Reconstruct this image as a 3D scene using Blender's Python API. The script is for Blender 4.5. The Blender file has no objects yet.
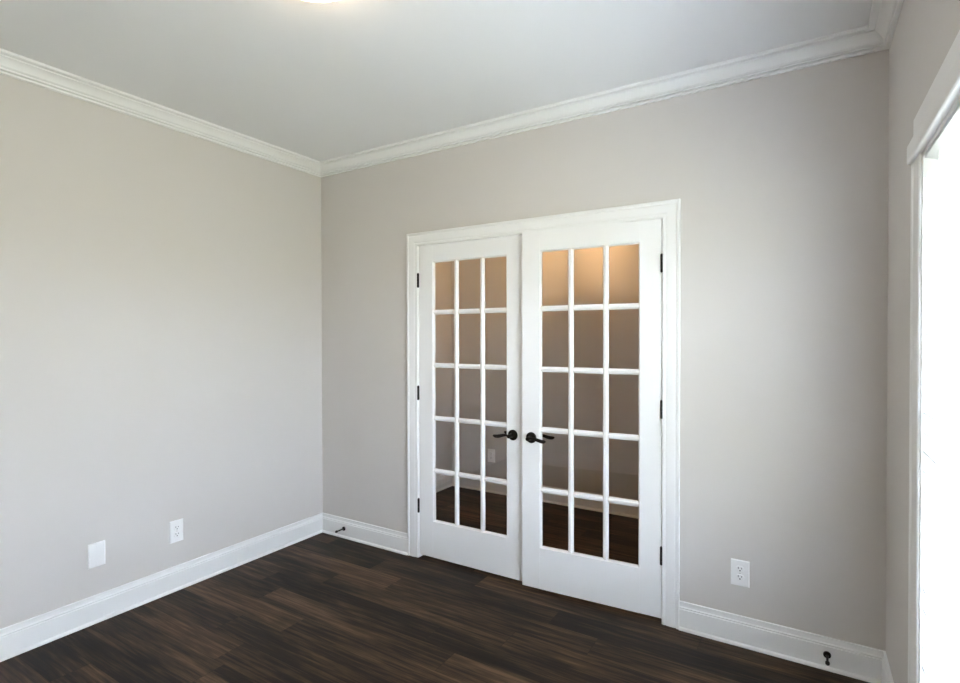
import bpy, bmesh, math, random
from mathutils import Vector, Matrix
random.seed(4)
sc = bpy.context.scene
C = sc.collection
PI = math.pi

# ------------------------------------------------------------------ camera, world, exposure
cam_d = bpy.data.cameras.new('camera')
cam_d.sensor_fit = 'HORIZONTAL'; cam_d.sensor_width = 36.0
cam_d.lens = 535.64 / 960 * 36.0
cam_d.clip_start = 0.02
cam = bpy.data.objects.new('camera', cam_d); C.objects.link(cam)
yaw, pitch, roll = 0.5532, -0.0099, -0.0017
F = Vector((-math.sin(yaw)*math.cos(pitch), math.cos(yaw)*math.cos(pitch), math.sin(pitch)))
R0 = Vector((math.cos(yaw), math.sin(yaw), 0)); U0 = R0.cross(F)
Rr = R0*math.cos(roll) + U0*math.sin(roll); Ur = -R0*math.sin(roll) + U0*math.cos(roll)
M = Matrix((( Rr.x, Ur.x, -F.x, 3.1033), (Rr.y, Ur.y, -F.y, -2.7792), (Rr.z, Ur.z, -F.z, 1.4547), (0, 0, 0, 1)))
cam.matrix_world = M
sc.camera = cam
sc.view_settings.view_transform = 'Standard'
try: sc.view_settings.look = 'None'
except Exception: pass
sc.view_settings.gamma = 1.0
sc.view_settings.use_curve_mapping = False
sc.view_settings.exposure = 0.0
sc.cycles.max_bounces = 14; sc.cycles.diffuse_bounces = 8; sc.cycles.transparent_max_bounces = 24
sc.cycles.sample_clamp_indirect = 0.0

SKY = 50.0
world = bpy.data.worlds.new('overcast_sky'); sc.world = world
world.use_nodes = True
nt = world.node_tree; nt.nodes.clear()
wo = nt.nodes.new('ShaderNodeOutputWorld'); bg = nt.nodes.new('ShaderNodeBackground')
tc = nt.nodes.new('ShaderNodeTexCoord'); sp = nt.nodes.new('ShaderNodeSeparateXYZ')
cr = nt.nodes.new('ShaderNodeValToRGB'); mr = nt.nodes.new('ShaderNodeMapRange')
mr.inputs[1].default_value = -1; mr.inputs[2].default_value = 1
cr.color_ramp.elements[0].position = 0.47; cr.color_ramp.elements[0].color = (0.255, 0.27, 0.225, 1)
cr.color_ramp.elements[1].position = 0.53; cr.color_ramp.elements[1].color = (0.82, 0.925, 1.11, 1)
nt.links.new(tc.outputs['Generated'], sp.inputs[0]); nt.links.new(sp.outputs['Z'], mr.inputs[0])
nt.links.new(mr.outputs[0], cr.inputs[0]); nt.links.new(cr.outputs[0], bg.inputs['Color'])
bg.inputs['Strength'].default_value = SKY
nt.links.new(bg.outputs[0], wo.inputs['Surface'])

# ------------------------------------------------------------------ materials
def mat(name, col, rough=0.5, metal=0.0, bump=None, var=None, spec=0.5):
    m = bpy.data.materials.new(name); m.use_nodes = True
    n = m.node_tree; b = n.nodes['Principled BSDF']
    b.inputs['Base Color'].default_value = (*col, 1); b.inputs['Roughness'].default_value = rough
    b.inputs['Metallic'].default_value = metal
    b.inputs['Specular IOR Level'].default_value = spec
    if bump or var:
        t = n.nodes.new('ShaderNodeTexCoord')
        nz = n.nodes.new('ShaderNodeTexNoise'); n.links.new(t.outputs['Object'], nz.inputs['Vector'])
        nz.inputs['Scale'].default_value = bump[0] if bump else var[0]
        nz.inputs['Detail'].default_value = 4
    if bump:
        bp = n.nodes.new('ShaderNodeBump'); bp.inputs['Strength'].default_value = bump[1]
        bp.inputs['Distance'].default_value = 0.002
        n.links.new(nz.outputs['Fac'], bp.inputs['Height']); n.links.new(bp.outputs[0], b.inputs['Normal'])
    if var:
        nv = n.nodes.new('ShaderNodeTexNoise'); nv.inputs['Scale'].default_value = var[0]
        n.links.new(t.outputs['Object'], nv.inputs['Vector'])
        mx = n.nodes.new('ShaderNodeMix'); mx.data_type = 'RGBA'
        mx.inputs['A'].default_value = (*[c*(1-var[1]) for c in col], 1)
        mx.inputs['B'].default_value = (*[min(1, c*(1+var[1])) for c in col], 1)
        n.links.new(nv.outputs['Fac'], mx.inputs['Factor']); n.links.new(mx.outputs['Result'], b.inputs['Base Color'])
    return m

WALL = mat('greige_wall_paint', (0.615, 0.585, 0.555), 0.65, bump=(420, 0.06), var=(1.3, 0.012), spec=0.3)
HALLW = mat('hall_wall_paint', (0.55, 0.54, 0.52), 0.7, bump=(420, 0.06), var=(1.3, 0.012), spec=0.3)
CEIL = mat('flat_ceiling_paint', (0.78, 0.78, 0.78), 0.9, bump=(300, 0.08), var=(1.1, 0.01), spec=0.2)
TRIM = mat('white_trim_enamel', (0.83, 0.83, 0.82), 0.35, bump=(60, 0.02), var=(3, 0.008))
DOORM = mat('white_door_enamel', (0.84, 0.84, 0.835), 0.32, bump=(60, 0.02), var=(3, 0.008))
PLASTIC = mat('white_plate_plastic', (0.86, 0.86, 0.85), 0.3, var=(20, 0.01))
SLOT = mat('dark_slot', (0.03, 0.03, 0.03), 0.6, var=(40, 0.1))
BLACK = mat('oil_rubbed_bronze', (0.010, 0.009, 0.008), 0.45, 0.0, bump=(200, 0.03), var=(60, 0.2), spec=0.15)
RUBBER = mat('black_rubber_tip', (0.015, 0.015, 0.015), 0.7, var=(90, 0.2))
VINYL = mat('white_vinyl_frame', (0.82, 0.83, 0.84), 0.4, var=(6, 0.01))
NICKEL = mat('brushed_nickel', (0.6, 0.58, 0.55), 0.35, 1.0, var=(40, 0.05))

def glass_mat(name, tint, ior=1.52):
    m = bpy.data.materials.new(name); m.use_nodes = True
    n = m.node_tree; n.nodes.clear()
    o = n.nodes.new('ShaderNodeOutputMaterial'); mx = n.nodes.new('ShaderNodeMixShader')
    tr = n.nodes.new('ShaderNodeBsdfTransparent'); gl = n.nodes.new('ShaderNodeBsdfGlossy')
    fr = n.nodes.new('ShaderNodeFresnel'); fr.inputs['IOR'].default_value = ior
    ge = n.nodes.new('ShaderNodeNewGeometry'); inv = n.nodes.new('ShaderNodeMath'); inv.operation = 'SUBTRACT'
    inv.inputs[0].default_value = 1.0
    mu = n.nodes.new('ShaderNodeMath'); mu.operation = 'MULTIPLY'
    n.links.new(ge.outputs['Backfacing'], inv.inputs[1])
    n.links.new(fr.outputs[0], mu.inputs[0]); n.links.new(inv.outputs[0], mu.inputs[1])
    tr.inputs['Color'].default_value = (*tint, 1)
    gl.inputs['Roughness'].default_value = 0.0
    n.links.new(mu.outputs[0], mx.inputs[0]); n.links.new(tr.outputs[0], mx.inputs[1]); n.links.new(gl.outputs[0], mx.inputs[2])
    n.links.new(mx.outputs[0], o.inputs['Surface'])
    return m
GLASS = glass_mat('clear_door_glass', (0.95, 0.95, 0.945), 1.9)
WGLASS = glass_mat('clear_window_glass', (0.98, 0.985, 0.98))

def emit_mat(name, col, strength):
    m = bpy.data.materials.new(name); m.use_nodes = True
    b = m.node_tree.nodes['Principled BSDF']
    b.inputs['Base Color'].default_value = (0.9, 0.88, 0.84, 1); b.inputs['Roughness'].default_value = 0.3
    b.inputs['Emission Color'].default_value = (*col, 1); b.inputs['Emission Strength'].default_value = strength
    return m

def slat_mat():
    m = bpy.data.materials.new('white_faux_wood_slat'); m.use_nodes = True
    n = m.node_tree; n.nodes.clear()
    o = n.nodes.new('ShaderNodeOutputMaterial'); mx = n.nodes.new('ShaderNodeMixShader')
    d = n.nodes.new('ShaderNodeBsdfDiffuse'); t = n.nodes.new('ShaderNodeBsdfTranslucent')
    nz = n.nodes.new('ShaderNodeTexNoise'); nz.inputs['Scale'].default_value = 30
    tcn = n.nodes.new('ShaderNodeTexCoord'); n.links.new(tcn.outputs['Object'], nz.inputs['Vector'])
    c = n.nodes.new('ShaderNodeMix'); c.data_type = 'RGBA'
    c.inputs['A'].default_value = (0.86, 0.87, 0.88, 1); c.inputs['B'].default_value = (0.90, 0.905, 0.91, 1)
    n.links.new(nz.outputs['Fac'], c.inputs['Factor'])
    n.links.new(c.outputs['Result'], d.inputs['Color']); n.links.new(c.outputs['Result'], t.inputs['Color'])
    mx.inputs[0].default_value = 0.22
    n.links.new(d.outputs[0], mx.inputs[1]); n.links.new(t.outputs[0], mx.inputs[2]); n.links.new(mx.outputs[0], o.inputs['Surface'])
    return m
SLAT = slat_mat()

def floor_mat():
    m = bpy.data.materials.new('dark_wood_planks'); m.use_nodes = True
    n = m.node_tree; b = n.nodes['Principled BSDF']; L = n.links.new
    def math_(op, a, bb=None):
        x = n.nodes.new('ShaderNodeMath'); x.operation = op
        for i, v in enumerate((a, bb)):
            if v is None: continue
            if isinstance(v, (int, float)): x.inputs[i].default_value = v
            else: L(v, x.inputs[i])
        return x.outputs[0]
    t = n.nodes.new('ShaderNodeTexCoord'); s = n.nodes.new('ShaderNodeSeparateXYZ'); L(t.outputs['Object'], s.inputs[0])
    X, Y = s.outputs['X'], s.outputs['Y']
    WID, LEN = 0.152, 1.22
    yr = math_('DIVIDE', Y, WID); row = math_('FLOOR', yr); yf = math_('FRACT', yr)
    w1 = n.nodes.new('ShaderNodeTexWhiteNoise'); w1.noise_dimensions = '1D'; L(row, w1.inputs['W'])
    xr = math_('ADD', math_('DIVIDE', X, LEN), math_('MULTIPLY', w1.outputs['Value'], 5.0))
    col = math_('FLOOR', xr); xf = math_('FRACT', xr)
    cv = n.nodes.new('ShaderNodeCombineXYZ'); L(row, cv.inputs[0]); L(col, cv.inputs[1])
    w2 = n.nodes.new('ShaderNodeTexWhiteNoise'); w2.noise_dimensions = '2D'; L(cv.outputs[0], w2.inputs['Vector'])
    pid = w2.outputs['Value']
    def noise(sx, sy, det, rough, seed):
        c = n.nodes.new('ShaderNodeCombineXYZ')
        L(math_('MULTIPLY', X, sx), c.inputs[0]); L(math_('MULTIPLY', Y, sy), c.inputs[1])
        L(math_('MULTIPLY', pid, seed), c.inputs[2])
        z = n.nodes.new('ShaderNodeTexNoise'); z.inputs['Scale'].default_value = 1.0
        z.inputs['Detail'].default_value = det; z.inputs['Roughness'].default_value = rough
        z.inputs['Distortion'].default_value = 0.35
        L(c.outputs[0], z.inputs['Vector']); return z.outputs['Fac']
    big = noise(1.6, 8.0, 3, 0.6, 37.0)
    grain = noise(4.0, 120.0, 7, 0.72, 71.0)
    mid = noise(2.4, 52.0, 5, 0.62, 53.0)
    v = math_('ADD', math_('MULTIPLY', pid, 0.26), math_('MULTIPLY', big, 0.95))
    v = math_('ADD', v, math_('MULTIPLY', grain, 0.75)); v = math_('ADD', v, math_('MULTIPLY', mid, 1.05))
    v = math_('SUBTRACT', v, 1.02)
    r = n.nodes.new('ShaderNodeValToRGB'); L(v, r.inputs[0])
    e = r.color_ramp.elements
    e[0].position = 0.25; e[0].color = (0.010, 0.0082, 0.0072, 1)
    e[1].position = 0.85; e[1].color = (0.135, 0.082, 0.047, 1)
    k = e.new(0.42); k.color = (0.022, 0.0155, 0.0115, 1)
    k = e.new(0.62); k.color = (0.060, 0.037, 0.0235, 1)
    gy = math_('MINIMUM', yf, math_('SUBTRACT', 1.0, yf)); gx = math_('MINIMUM', xf, math_('SUBTRACT', 1.0, xf))
    gap = math_('MAXIMUM', math_('LESS_THAN', gy, 0.009), math_('LESS_THAN', gx, 0.0011))
    mx = n.nodes.new('ShaderNodeMix'); mx.data_type = 'RGBA'
    L(math_('MULTIPLY', gap, 0.6), mx.inputs['Factor']); L(r.outputs[0], mx.inputs['A']); mx.inputs['B'].default_value = (0.008, 0.006, 0.005, 1)
    L(mx.outputs['Result'], b.inputs['Base Color'])
    L(math_('ADD', 0.42, math_('MULTIPLY', grain, 0.2)), b.inputs['Roughness'])
    b.inputs['Specular IOR Level'].default_value = 0.16
    bp = n.nodes.new('ShaderNodeBump'); bp.inputs['Strength'].default_value = 0.25; bp.inputs['Distance'].default_value = 0.0015
    L(math_('SUBTRACT', math_('MULTIPLY', grain, 0.5), gap), bp.inputs['Height']); L(bp.outputs[0], b.inputs['Normal'])
    return m
FLOOR = floor_mat()

# ------------------------------------------------------------------ mesh helpers
def add_box(bm, x0, x1, y0, y1, z0, z1, bevel=0.0):
    t = bmesh.new()
    bmesh.ops.create_cube(t, size=1.0)
    for v in t.verts:
        v.co = Vector((x0+(x1-x0)*(v.co.x+.5), y0+(y1-y0)*(v.co.y+.5), z0+(z1-z0)*(v.co.z+.5)))
    if bevel: bmesh.ops.bevel(t, geom=t.edges[:], offset=bevel, segments=2, affect='EDGES', profile=0.6)
    merge(bm, t)
def merge(bm, t, mtx=None):
    if mtx is not None: t.transform(mtx)
    me = bpy.data.meshes.new('tmp'); t.to_mesh(me); t.free()
    bm.from_mesh(me); bpy.data.meshes.remove(me)
def add_loft(bm, loops, cap=True, closed=True):
    """loops: list of equal-length point lists"""
    vs = [[bm.verts.new(p) for p in l] for l in loops]
    n = len(loops[0])
    for a, b in zip(vs, vs[1:]):
        for i in range(n if closed else n-1):
            j = (i+1) % n
            bm.faces.new((a[i], a[j], b[j], b[i]))
    if cap:
        bm.faces.new(vs[0][::-1]); bm.faces.new(vs[-1])
def add_lathe(bm, prof, seg=32, mtx=None):
    """prof: (r, z) list along +z axis"""
    t = bmesh.new(); rings = []
    for r, z in prof:
        if r < 1e-6: rings.append([t.verts.new((0, 0, z))])
        else: rings.append([t.verts.new((r*math.cos(2*PI*k/seg), r*math.sin(2*PI*k/seg), z)) for k in range(seg)])
    for a, b in zip(rings, rings[1:]):
        for k in range(seg):
            j = (k+1) % seg
            if len(a) == 1 and len(b) == 1: continue
            if len(a) == 1: t.faces.new((a[0], b[j], b[k]))
            elif len(b) == 1: t.faces.new((a[k], a[j], b[0]))
            else: t.faces.new((a[k], a[j], b[j], b[k]))
    if len(rings[0]) > 1: t.faces.new(rings[0][::-1])
    if len(rings[-1]) > 1: t.faces.new(rings[-1])
    merge(bm, t, mtx)
def obj(name, bm, m, parent=None, smooth=False, loc=None, rotz=None):
    bmesh.ops.recalc_face_normals(bm, faces=bm.faces[:])
    me = bpy.data.meshes.new(name); bm.to_mesh(me); bm.free()
    if smooth:
        for p in me.polygons: p.use_smooth = True
        try: me.set_sharp_from_angle(angle=math.radians(38))
        except Exception: pass
    me.materials.append(m)
    o = bpy.data.objects.new(name, me); C.objects.link(o)
    if parent: o.parent = parent
    if loc is not None: o.location = loc
    if rotz is not None: o.rotation_euler = (0, 0, rotz)
    return o
def struct(name, bm, m, parent=None, label=None, **kw):
    o = obj(name, bm, m, parent, **kw); o['kind'] = 'structure'
    if label: o['label'] = label
    return o
def thing(name, label, cat, loc=(0, 0, 0), rotz=0.0, group=None):
    o = bpy.data.objects.new(name, None); o.empty_display_size = 0.05; C.objects.link(o)
    o.location = loc; o.rotation_euler = (0, 0, rotz)
    o['label'] = label; o['category'] = cat
    if group: o['group'] = group
    return o
B = bmesh.new

# ------------------------------------------------------------------ dimensions
W = 3.374; D = 2.90; H = 2.72; TH = 0.0092
RL = (W, 0, 0)                                    # corner the window wall is laid out from
HX1, HY1 = 4.6, 1.52                              # hall beyond the doors
OL, OR, OT = 0.9155, 2.466, 2.051                  # door opening
CL_, CR_, CT = 0.8275, 2.5535, 2.13               # outer edge of the door casing
CW = 0.0865
WY0, WY1, WZ0, WZ1 = -0.775, -2.315, 0.32, 1.985  # window opening

# ------------------------------------------------------------------ room shell
b = B(); add_box(b, -0.14, HX1+.12, -D-.14, HY1+.12, -0.10, 0)
struct('floor', b, FLOOR, label='dark brown wood plank floor running along the door wall')
b = B(); add_box(b, -0.14, HX1+.12, -D-.14, HY1+.12, H, H+.10)
struct('ceiling', b, CEIL, label='flat pale grey ceiling')
b = B(); add_box(b, -0.14, 0, -D-.14, 0.12, 0, H)
struct('wall_left', b, WALL, label='plain pale grey wall left of the double doors')
b = B()
add_box(b, 0, OL-.02, 0, 0.12, 0, H); add_box(b, OR+.02, HX1+.12, 0, 0.12, 0, H); add_box(b, OL-.02, OR+.02, 0, 0.12, OT+.02, H)
struct('wall_back', b, WALL, label='greige wall around the white double doors')
b = B(); add_box(b, 0, W+.3, -D-.14, -D, 0, H)
struct('wall_front', b, WALL)
b = B()
add_box(b, 0, .14, WY0, 0.0, 0, H); add_box(b, 0, .14, -D-.02, WY1, 0, H)
add_box(b, 0, .14, WY1, WY0, 0, WZ0); add_box(b, 0, .14, WY1, WY0, WZ1, H)
struct('wall_right', b, WALL, loc=RL, rotz=TH, label='greige wall holding the window with white blinds')
# hall beyond the doors
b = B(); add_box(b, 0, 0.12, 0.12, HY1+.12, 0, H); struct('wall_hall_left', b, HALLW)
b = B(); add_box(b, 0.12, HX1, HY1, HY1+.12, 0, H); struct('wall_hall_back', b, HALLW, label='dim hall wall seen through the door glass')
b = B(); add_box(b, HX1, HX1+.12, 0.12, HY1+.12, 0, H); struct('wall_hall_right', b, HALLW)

# ------------------------------------------------------------------ baseboards
BB = [(0, 0), (.024, 0), (.0235, .006), (.021, .011), (.016, .0145), (.0140, .0150), (.0140, .1000), (.0130, .1015), (.0095, .1020), (.0095, .1050),
      (.0125, .1060), (.0135, .1085), (.0125, .1115), (.0100, .1125), (.0080, .1150), (.0068, .1210), (.0062, .1270), (.0062, .1295), (.0085, .1300), (.0085, .1350), (.0070, .1380), (0, .1380)]
def run(prof, axis, a0, a1, m0, m1, sgn, wall, flip=False):
    """moulding along an axis; prof = (distance from wall, z); m0/m1 mitre sense at each end (1 inside corner, 0 square)"""
    bm = B(); loops = []
    for a, m, s in ((a0, m0, 1), (a1, m1, -1)):
        l = []
        for d, z in prof:
            t = a + s*m*d
            l.append((t, wall + sgn*d, z) if axis == 'x' else (wall + sgn*d, t, z))
        loops.append(l)
    add_loft(bm, loops); return bm
struct('baseboard_back_left', run(BB, 'x', 0, CL_, 1, 0, -1, 0), TRIM)
struct('baseboard_back_right', run(BB, 'x', CR_, W, 0, 1, -1, 0), TRIM)
struct('baseboard_left', run(BB, 'y', -D, 0, 1, 1, 1, 0), TRIM)
struct('baseboard_front', run(BB, 'x', 0, W+.02, 1, 1, 1, -D), TRIM)
struct('baseboard_right', run(BB, 'y', -D+.02, 0, 1, 1, -1, 0), TRIM, loc=RL, rotz=TH)
struct('baseboard_hall', run(BB, 'x', 0.12, HX1, 1, 1, -1, HY1), TRIM)
struct('baseboard_hall_left', run(BB, 'y', 0.12, HY1, 0, 1, 1, 0.12), TRIM)

# ------------------------------------------------------------------ crown moulding
def crown_profile():
    p = [(0, H), (0, H-.083), (.0125, H-.083), (.0145, H-.0810), (.0145, H-.0755), (.0130, H-.0735), (.0060, H-.0730), (.0060, H-.0685),
         (.0200, H-.0680), (.0220, H-.0660), (.0220, H-.0615), (.0205, H-.0600), (.0110, H-.0595), (.0110, H-.0560)]
    for k in range(1, 9):                          # sprung cove
        t = k/8; a = t*PI/2
        x = .0190 + .0330*(1-math.cos(a))*0.45 + .0330*t*0.55
        z = H-.0560 + .0375*math.sin(a)*0.45 + .0375*t*0.55
        p.append((x, z))
    p += [(.0520, H-.0130), (.0690, H-.0135), (.0755, H-.0130), (.0785, H-.0105), (.0785, H)]
    return p
CP = crown_profile()
struct('trim_1', run(CP, 'x', 0, W, 1, 1, -1, 0), TRIM, label='white crown moulding above the doors')
struct('trim_2', run(CP, 'y', -D, 0, 1, 1, 1, 0), TRIM, label='white crown moulding on the left wall')
struct('trim_3', run(CP, 'y', -D+.02, 0, 1, 1, -1, 0), TRIM, loc=RL, rotz=TH, label='white crown moulding above the window')
struct('trim_4', run(CP, 'x', 0, W+.02, 1, 1, 1, -D), TRIM)

# ------------------------------------------------------------------ door casing and jamb
CASP = [(0, 0), (0, .0165), (.003, .0185), (.010, .0185), (.014, .0165), (.0165, .0125), (.020, .0125), (.023, .0145), (.030, .0150),
        (.040, .0150), (.052, .0143), (.060, .0135), (.064, .0115), (.0675, .0112), (.071, .0128), (.079, .0128), (.083, .0118), (.0855, .009), (CW, .007), (CW, 0)]
def casing(prof, x0, x1, zt, y=0.0, sgn=-1, z0=0.0):
    bm = B()
    add_loft(bm, [[(x0+u, y+sgn*v, z0) for u, v in prof], [(x0+u, y+sgn*v, zt-u) for u, v in prof],
                  [(x1-u, y+sgn*v, zt-u) for u, v in prof], [(x1-u, y+sgn*v, z0) for u, v in prof]])
    return bm
struct('trim_5', casing(CASP, CL_, CR_, CT), TRIM, label='white moulded casing around the double doors')
struct('trim_6', casing(CASP, CL_, CR_, CT, 0.12, 1), TRIM)
b = B()
add_box(b, OL-.02, OL, 0, .12, 0, OT+.02); add_box(b, OR, OR+.02, 0, .12, 0, OT+.02); add_box(b, OL, OR, 0, .12, OT, OT+.02)
add_box(b, OL, OL+.011, .040, .075, 0, OT); add_box(b, OR-.011, OR, .040, .075, 0, OT); add_box(b, OL+.011, OR-.011, .040, .075, OT-.011, OT)
struct('trim_7', b, TRIM, label='white door jamb and stop')

# ------------------------------------------------------------------ french doors
LZ0, LZ1, LT = 0.0225, 2.047, 0.035
ST, GZ0, GZ1, MW = 0.109, 0.2555, 1.937, 0.030
def sticking(bm, x0, x1, z0, z1, ya, yb, w=0.009):
    """sloped glazing bead ring: from the outer rectangle at ya to the inner one at yb"""
    o = [(x0, ya, z0), (x1, ya, z0), (x1, ya, z1), (x0, ya, z1)]
    i = [(x0+w, yb, z0+w), (x1-w, yb, z0+w), (x1-w, yb, z1-w), (x0+w, yb, z1-w)]
    vo = [bm.verts.new(p) for p in o]; vi = [bm.verts.new(p) for p in i]
    for k in range(4):
        j = (k+1) % 4
        bm.faces.new((vo[k], vo[j], vi[j], vi[k]))
def make_door(name, label, loc, rot, hinge_left, LW):
    """leaf built with its hinge at x=0; x runs to +LW (hinge_left) or -LW"""
    root = bpy.data.objects.new(name, None); C.objects.link(root)
    root['kind'] = 'structure'; root['label'] = label; root['category'] = 'door'
    root.location = loc; root.rotation_euler = (0, 0, rot)
    s = 1 if hinge_left else -1
    def X(a, c):                                   # ordered pair on the hinge axis
        return (a, c) if s > 0 else (-c, -a)
    g0, g1 = ST, LW-ST
    f = B()
    add_box(f, *X(0, g0), 0, LT, LZ0, LZ1, .0015); add_box(f, *X(g1, LW), 0, LT, LZ0, LZ1, .0015)
    add_box(f, *X(g0, g1), 0.0002, LT-.0002, LZ0, GZ0); add_box(f, *X(g0, g1), 0.0002, LT-.0002, GZ1, LZ1)
    struct('door_frame', f, DOORM, root)
    # muntins: three lights across, five up, each bar with bevelled faces
    pw = (g1-g0-2*MW)/3; ph = (GZ1-GZ0-4*MW)/5
    mu = B()
    half = LT/2
    def bar(x0, x1, z0, z1, vert):
        w = .010
        for ya, yb in ((.004, half), (LT-.004, half)):
            if vert:
                a0, a1 = X(x0, x1)
                add_loft(mu, [[(a0, yb, z), (a0, yb + (ya-yb)*.35, z), (a0+w, ya, z), (a1-w, ya, z), (a1, yb + (ya-yb)*.35, z), (a1, yb, z)] for z in (z0, z1)])
            else:
                a0, a1 = X(x0, x1)
                add_loft(mu, [[(x, yb, z0), (x, yb + (ya-yb)*.35, z0), (x, ya, z0+w), (x, ya, z1-w), (x, yb + (ya-yb)*.35, z1), (x, yb, z1)] for x in (a0, a1)])
    for k in (1, 2):
        x = g0 + k*pw + (k-1)*MW; bar(x, x+MW, GZ0, GZ1, True)
    for k in (1, 2, 3, 4):
        z = GZ0 + k*ph + (k-1)*MW
        for q in range(3):
            x = g0 + q*(pw+MW); bar(x, x+pw, z, z+MW, False)
    struct('muntin_grid', mu, DOORM, root)
    bd = B()
    for ya, yb in ((0.0, .010), (LT, LT-.010)):
        a0, a1 = X(g0, g1)
        sticking(bd, a0, a1, GZ0, GZ1, ya, yb, .007)
        # return of the bead down to the glass
        v = [bd.verts.new(p) for p in ((a0+.007, yb, GZ0+.007), (a1-.007, yb, GZ0+.007), (a1-.007, yb, GZ1-.007), (a0+.007, yb, GZ1-.007))]
        w = [bd.verts.new((q.co.x, half, q.co.z)) for q in v]
        for k in range(4):
            j = (k+1) % 4; bd.faces.new((v[k], v[j], w[j], w[k]))
    struct('glazing_bead', bd, DOORM, root)
    gp = B(); a0, a1 = X(g0+.001, g1-.001); add_box(gp, a0, a1, half-.0015, half+.0015, GZ0+.001, GZ1-.001)
    struct('glass_panes', gp, GLASS, root)
    # lever handle on each face
    hx = s*(LW-(.068 if hinge_left else .058)); hz = 0.873 if hinge_left else 0.877
    for side in (-1, 1):
        y0 = 0.0 if side < 0 else LT
        rose = B()
        add_lathe(rose, [(.0315, 0), (.0315, .004), (.029, .008), (.022, .0105), (.014, .012), (.012, .016), (.0105, .040), (.0115, .046), (.0115, .056), (.009, .060), (0, .0605)], 32,
                  Matrix.Translation((hx, y0, hz)) @ Matrix.Rotation(PI/2 if side < 0 else -PI/2, 4, 'X'))
        ho = struct('door_handle', rose, BLACK, root, smooth=True)
        lv = B(); loops = []
        n = 18
        for k in range(n+1):
            t = k/n
            x = hx - s*(-.004 + .112*t)
            zc = hz + .0045*math.sin(t*PI*1.9) - .004*t
            yc = y0 + side*(.051 - .006*math.sin(t*PI))
            rz = .0085 - .0035*math.sin(min(1, t*3)*PI/1.0)*(.6 if t < .33 else 0) + .002*math.sin(max(0, (t-.35)/.65)*PI)
            ry = .0062
            if t > .93: rz *= max(.25, 1-(t-.93)/.07*.75); ry *= max(.3, 1-(t-.93)/.07*.7)
            if t > .35: ry *= 1-.25*(t-.35)
            loops.append([(x, yc + ry*math.cos(q*2*PI/14), zc + rz*math.sin(q*2*PI/14)) for q in range(14)])
        add_loft(lv, loops)
        struct('lever', lv, BLACK, ho, smooth=True)
    # three butt hinges
    for z in (0.3445, 1.0845, 1.8205):
        hb = B()
        prof = [(0, -.0485), (.003, -.048), (.0045, -.0465), (.0045, -.0455), (.0072, -.045)]
        for q in range(5):
            za = -.045 + q*.018
            prof += [(.0072, za+.0006), (.0072, za+.0170), (.0062, za+.0176), (.0062, za+.0180)]
        prof += [(.0045, .0455), (.0045, .0465), (.003, .048), (0, .0485)]
        add_lathe(hb, prof, 20, Matrix.Translation((-s*.0022, -.0075, z)))
        add_box(hb, *X(-.0005, .0012), -.004, .030, z-.0445, z+.0445)
        struct('hinge', hb, BLACK, root, smooth=True)
    return root
make_door('door_1', 'closed white glazed door leaf on the left with fifteen panes and black lever', (OL+.0025, 0.0, 0), 0.0, True, 0.764)
make_door('door_2', 'white glazed door leaf on the right, standing slightly open, with fifteen panes and black lever', (OR-.0025, 0.0, 0), 0.050, False, 0.771)

# ------------------------------------------------------------------ window (local to the window wall)
win = bpy.data.objects.new('window_1', None); C.objects.link(win)
win.location = RL; win.rotation_euler = (0, 0, TH)
win['kind'] = 'structure'; win['label'] = 'tall double-hung window in the right wall behind white blinds'
def wbox(name, boxes, m, parent=win, bevel=0.0, label=None):
    bm = B()
    for q in boxes: add_box(bm, *q, bevel)
    return struct(name, bm, m, parent, label)
JT = 0.012
wbox('window_jamb', [(-.004, .14, WY0-JT, WY0, WZ0, WZ1), (-.004, .14, WY1, WY1+JT, WZ0, WZ1), (-.004, .14, WY1+JT, WY0-JT, WZ1-JT, WZ1), (-.004, .14, WY1+JT, WY0-JT, WZ0, WZ0+JT)], TRIM)
ya, yb = WY1+JT, WY0-JT; za, zb = WZ0+JT, WZ1-JT; ZM = 1.165
wbox('window_frame', [(.078, .132, yb-.035, yb, za, zb), (.078, .132, ya, ya+.035, za, zb), (.078, .132, ya+.035, yb-.035, zb-.035, zb), (.078, .132, ya+.035, yb-.035, za, za+.04)], VINYL)
yc, yd = ya+.035, yb-.035
ym = (yc+yd)/2
def sash(name, x0, x1, z0, z1):
    return wbox(name, [(x0, x1, yd-.042, yd, z0, z1), (x0, x1, yc, yc+.042, z0, z1), (x0, x1, yc+.042, yd-.042, z1-.045, z1), (x0, x1, yc+.042, yd-.042, z0, z0+.045)], VINYL)
su = sash('upper_sash', .106, .128, ZM-.022, zb-.035); sl = sash('lower_sash', .082, .104, za+.04, ZM+.023)
wbox('window_glass', [(.116, .119, yc+.04, yd-.04, ZM+.02, zb-.078)], WGLASS, su)
wbox('window_glass', [(.092, .095, yc+.04, yd-.04, za+.083, ZM-.02)], WGLASS, sl)
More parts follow.
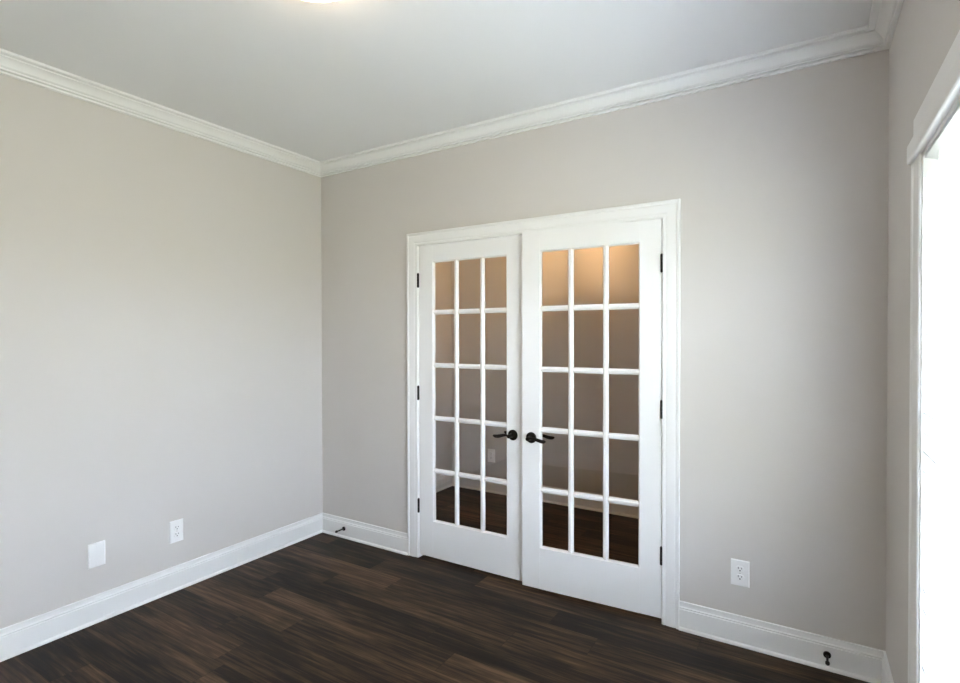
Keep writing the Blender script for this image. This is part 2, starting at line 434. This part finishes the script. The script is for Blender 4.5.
# casing: legs and sill piece with a stepped profile, header with projecting fillet
def wcase():
    bm = B(); OY, IY = -0.648, WY0-.001
    prof = [(0, 0), (0, .011), (.003, .0135), (.030, .0135), (.034, .0115), (.108, .0105), (.118, .0125), (.124, .0115), (OY-IY, .009), (OY-IY, 0)]
    zt = WZ1
    oy2 = WY1 - (OY-IY)
    add_loft(bm, [[(-v, OY-u, zt) for u, v in prof], [(-v, OY-u, WZ0-.127+u) for u, v in prof], [(-v, oy2+u, WZ0-.127+u) for u, v in prof], [(-v, oy2+u, zt) for u, v in prof]])
    return bm
struct('trim_8', wcase(), TRIM, label='white casing at the sides and foot of the window', loc=RL, rotz=TH)
b = B()
hy0, hy1 = -0.690, -2.40
add_box(b, -.0135, 0, hy1, hy0, WZ1+.060, WZ1+.125, .0015)
pr_ = [(0, 0), (.021, 0), (.0235, .002), (.0245, .006), (.0245, .050), (.0235, .056), (.020, .0605), (.0135, .0615), (0, .0615)]
add_loft(b, [[(-v, y, WZ1+.0005+z) for v, z in pr_] for y in (hy0+.035, hy1-.035)])
struct('trim_9', b, TRIM, label='white window header with a projecting lower band', loc=RL, rotz=TH)

# blinds
bl = thing('window_blind', 'white wide-slat blind filling the window in the right wall', 'window blind', RL, TH)
by0, by1 = WY1+JT+.006, WY0-JT-.004
SW, PITCH, ANG = 0.063, 0.0565, math.radians(-26)
b = B(); z = 1.953; zs = []
cx = 0.028
while z > 0.44:
    zs.append(z); z -= PITCH
for z in zs:
    loops = []
    for y in (by0, by1):
        l = []
        top, bot = [], []
        for k in range(7):
            u = (k/6-.5)*SW; cur = .0022*(1-(2*k/6-1)**2)
            for lst, o_ in ((top, .0014), (bot, -.0014)):
                n_ = cur+o_
                lst.append((cx + u*math.cos(ANG) - n_*math.sin(ANG)*1.0, y, z + u*math.sin(ANG) + n_*math.cos(ANG)))
        loops.append(top + bot[::-1])
    add_loft(b, loops)
obj('slats', b, SLAT, bl)
b = B(); add_box(b, 0.004, .058, by0, by1, .392, .412, .003); obj('bottom_rail', b, SLAT, bl)
b = B(); add_box(b, 0.0585, .0765, by0, by1, 1.930, 1.972, .002); obj('headrail', b, SLAT, bl)
for yy in (by1-.16, (by0+by1)/2, by0+.16):
    b = B()
    for xx in (.0045, .053):
        add_lathe(b, [(.0009, .40), (.0009, 1.94)], 8, Matrix.Translation((xx, yy, 0)))
    obj('ladder_cord', b, TRIM, bl)
b = B(); add_lathe(b, [(0, .95), (.004, .952), (.0045, 1.0), (.0045, 1.88), (0, 1.885)], 12, Matrix.Translation((-.004, by0+.12, 0)))
obj('tilt_wand', b, TRIM, bl)

# ------------------------------------------------------------------ wall plates
def plate(bm, w=.080, h=.122, t=.0055):
    """face lies in x-z, standing proud toward -y"""
    add_loft(bm, [[(-w/2, 0, -h/2), (w/2, 0, -h/2), (w/2, 0, h/2), (-w/2, 0, h/2)],
                  [(-w/2, -.002, -h/2), (w/2, -.002, -h/2), (w/2, -.002, h/2), (-w/2, -.002, h/2)],
                  [(-w/2+.004, -t, -h/2+.004), (w/2-.004, -t, -h/2+.004), (w/2-.004, -t, h/2-.004), (-w/2+.004, -t, h/2-.004)]])
def outlet(label, loc, rotz, w=.080, h=.122, group=None):
    r = thing('wall_outlet', label, 'outlet', loc, rotz, group)
    b = B(); plate(b, w, h); obj('cover_plate', b, PLASTIC, r)
    for zc in (.0195, -.0195):
        b = B(); loops = []
        for y, k in ((-.0050, 1.0), (-.0072, 1.0), (-.0078, .95)):
            l = []
            for q in range(28):
                a = 2*PI*q/28; x = .0172*math.cos(a); z = .0172*math.sin(a)
                z = max(-.0140, min(.0140, z)); l.append((x*k, y, zc+z*k))
            loops.append(l)
        add_loft(b, loops); rc = obj('receptacle', b, PLASTIC, r)
        s = B()
        add_box(s, -.0085, -.0058, -.0081, -.0070, zc+.0005, zc+.0095); add_box(s, .0058, .0085, -.0081, -.0070, zc+.0015, zc+.0085)
        add_lathe(s, [(.0030, 0), (.0030, .0011)], 14, Matrix.Translation((0, -.0070, zc-.0065)) @ Matrix.Rotation(PI/2, 4, 'X'))
        obj('slots', s, SLOT, rc)
    s = B(); add_lathe(s, [(.0032, 0), (.0030, .0008), (.0015, .0013), (0, .0014)], 14, Matrix.Translation((0, -.0054, 0)) @ Matrix.Rotation(PI/2, 4, 'X'))
    obj('screw', s, NICKEL, r)
    return r
outlet('white duplex outlet on the wall right of the doors', (2.8245, 0, .3385), 0)
outlet('white duplex outlet on the left wall, nearer the room corner', (0, -1.084, .337), PI/2, .078, .126)
outlet('pale duplex outlet on the hall wall seen through the left door glass', (0.572, HY1, .340), 0, .078, .122)
bp = thing('blank_wall_plate', 'plain white blank plate on the left wall, farther from the corner', 'wall plate', (0, -1.489, .342), PI/2)
b = B(); plate(b, .078, .124); obj('cover_plate', b, PLASTIC, bp)
for zc in (.042, -.042):
    s = B(); add_lathe(s, [(.0030, 0), (.0028, .0007), (.0014, .0011), (0, .0012)], 14, Matrix.Translation((0, -.0054, zc)) @ Matrix.Rotation(PI/2, 4, 'X'))
    obj('screw', s, PLASTIC, bp)

# ------------------------------------------------------------------ door stops on the baseboard
def door_stop(label, loc):
    r = thing('door_stop', label, 'door stop', loc)
    rot = Matrix.Rotation(PI/2, 4, 'X')
    b = B(); add_lathe(b, [(.0150, 0), (.0150, .004), (.0125, .008), (.0070, .010), (0, .010)], 24, rot); obj('base', b, BLACK, r, True)
    b = B(); add_lathe(b, [(.0062, .009), (.0050, .018), (.0046, .060), (.0055, .066), (0, .066)], 20, rot); obj('stem', b, BLACK, r, True)
    b = B(); add_lathe(b, [(.0068, .064), (.0085, .067), (.0085, .076), (.0065, .080), (0, .0805)], 20, rot); obj('rubber_tip', b, RUBBER, r, True)
door_stop('black door stop on the baseboard left of the doors', (.238, -.014, .066))
door_stop('black door stop on the baseboard right of the doors, near the window wall', (3.169, -.014, .066))

# ------------------------------------------------------------------ lamps
def ceiling_dome(label, loc, strength, col=(1.0, .74, .46)):
    r = thing('ceiling_light', label, 'ceiling light', loc)
    b = B(); add_lathe(b, [(.155, 0), (.155, -.022), (.150, -.026), (0, -.026)], 48); obj('base_pan', b, NICKEL, r, True)
    b = B(); prof = [(.172, -.020), (.176, -.030)]
    for k in range(1, 13):
        a = k/12*PI/2; prof.append((.176*math.cos(a), -.030-.072*math.sin(a)))
    prof[-1] = (0, -.102)
    add_lathe(b, prof, 48); obj('glass_dome', b, emit_mat('lit_dome_glass', col, strength), r, True)
    b = B(); add_lathe(b, [(.006, -.100), (.0085, -.104), (.008, -.110), (.004, -.114), (0, -.115)], 16); obj('finial', b, NICKEL, r, True)
    return r
ceiling_dome('lit white dome light on the ceiling', (1.685, -1.56, H), 17.0)

def hall_lantern(loc):
    r = thing('hall_lantern', 'unseen warm lit lantern in the hall beyond the doors, form made up to shape its glow', 'lantern', loc)
    b = B(); add_lathe(b, [(.06, 0), (.06, -.015), (.02, -.025), (.006, -.030), (.006, -.17), (0, -.17)], 24); obj('canopy', b, BLACK, r, True)
    b = B(); add_lathe(b, [(.03, -.165), (.095, -.185), (.10, -.19), (.10, -.196), (.02, -.19), (0, -.19)], 24); obj('cap', b, BLACK, r, True)
    for k in range(8):
        a = k*2*PI/8 + .2; b = B()
        pts = [(.095, -.19), (.13, -.30), (.13, -.36), (.075, -.46)]
        for (r0, z0), (r1, z1) in zip(pts, pts[1:]):
            p0 = Vector((r0*math.cos(a), r0*math.sin(a), z0)); p1 = Vector((r1*math.cos(a), r1*math.sin(a), z1)); d = p1-p0
            add_lathe(b, [(.006, 0), (.006, d.length)], 8, Matrix.Translation(p0) @ d.to_track_quat('Z', 'Y').to_matrix().to_4x4())
        obj('shadow_rib', b, BLACK, r)  # ribs invented to throw streaks of shadow on the hall wall
    b = B(); add_lathe(b, [(.165, -.452), (.165, -.463), (0, -.468)], 24); obj('shadow_tray', b, BLACK, r, True)  # opaque disc added below the bulb to shade the hall floor and lower wall
    b = B(); add_lathe(b, [(.012, -.19), (.013, -.235), (.026, -.27), (.030, -.295), (.024, -.32), (0, -.33)], 20)
    obj('bulb', b, emit_mat('warm_bulb', (1.0, .585, .27), HALL), r, True)
HALL = 560.0
hall_lantern((1.52, 0.86, H))
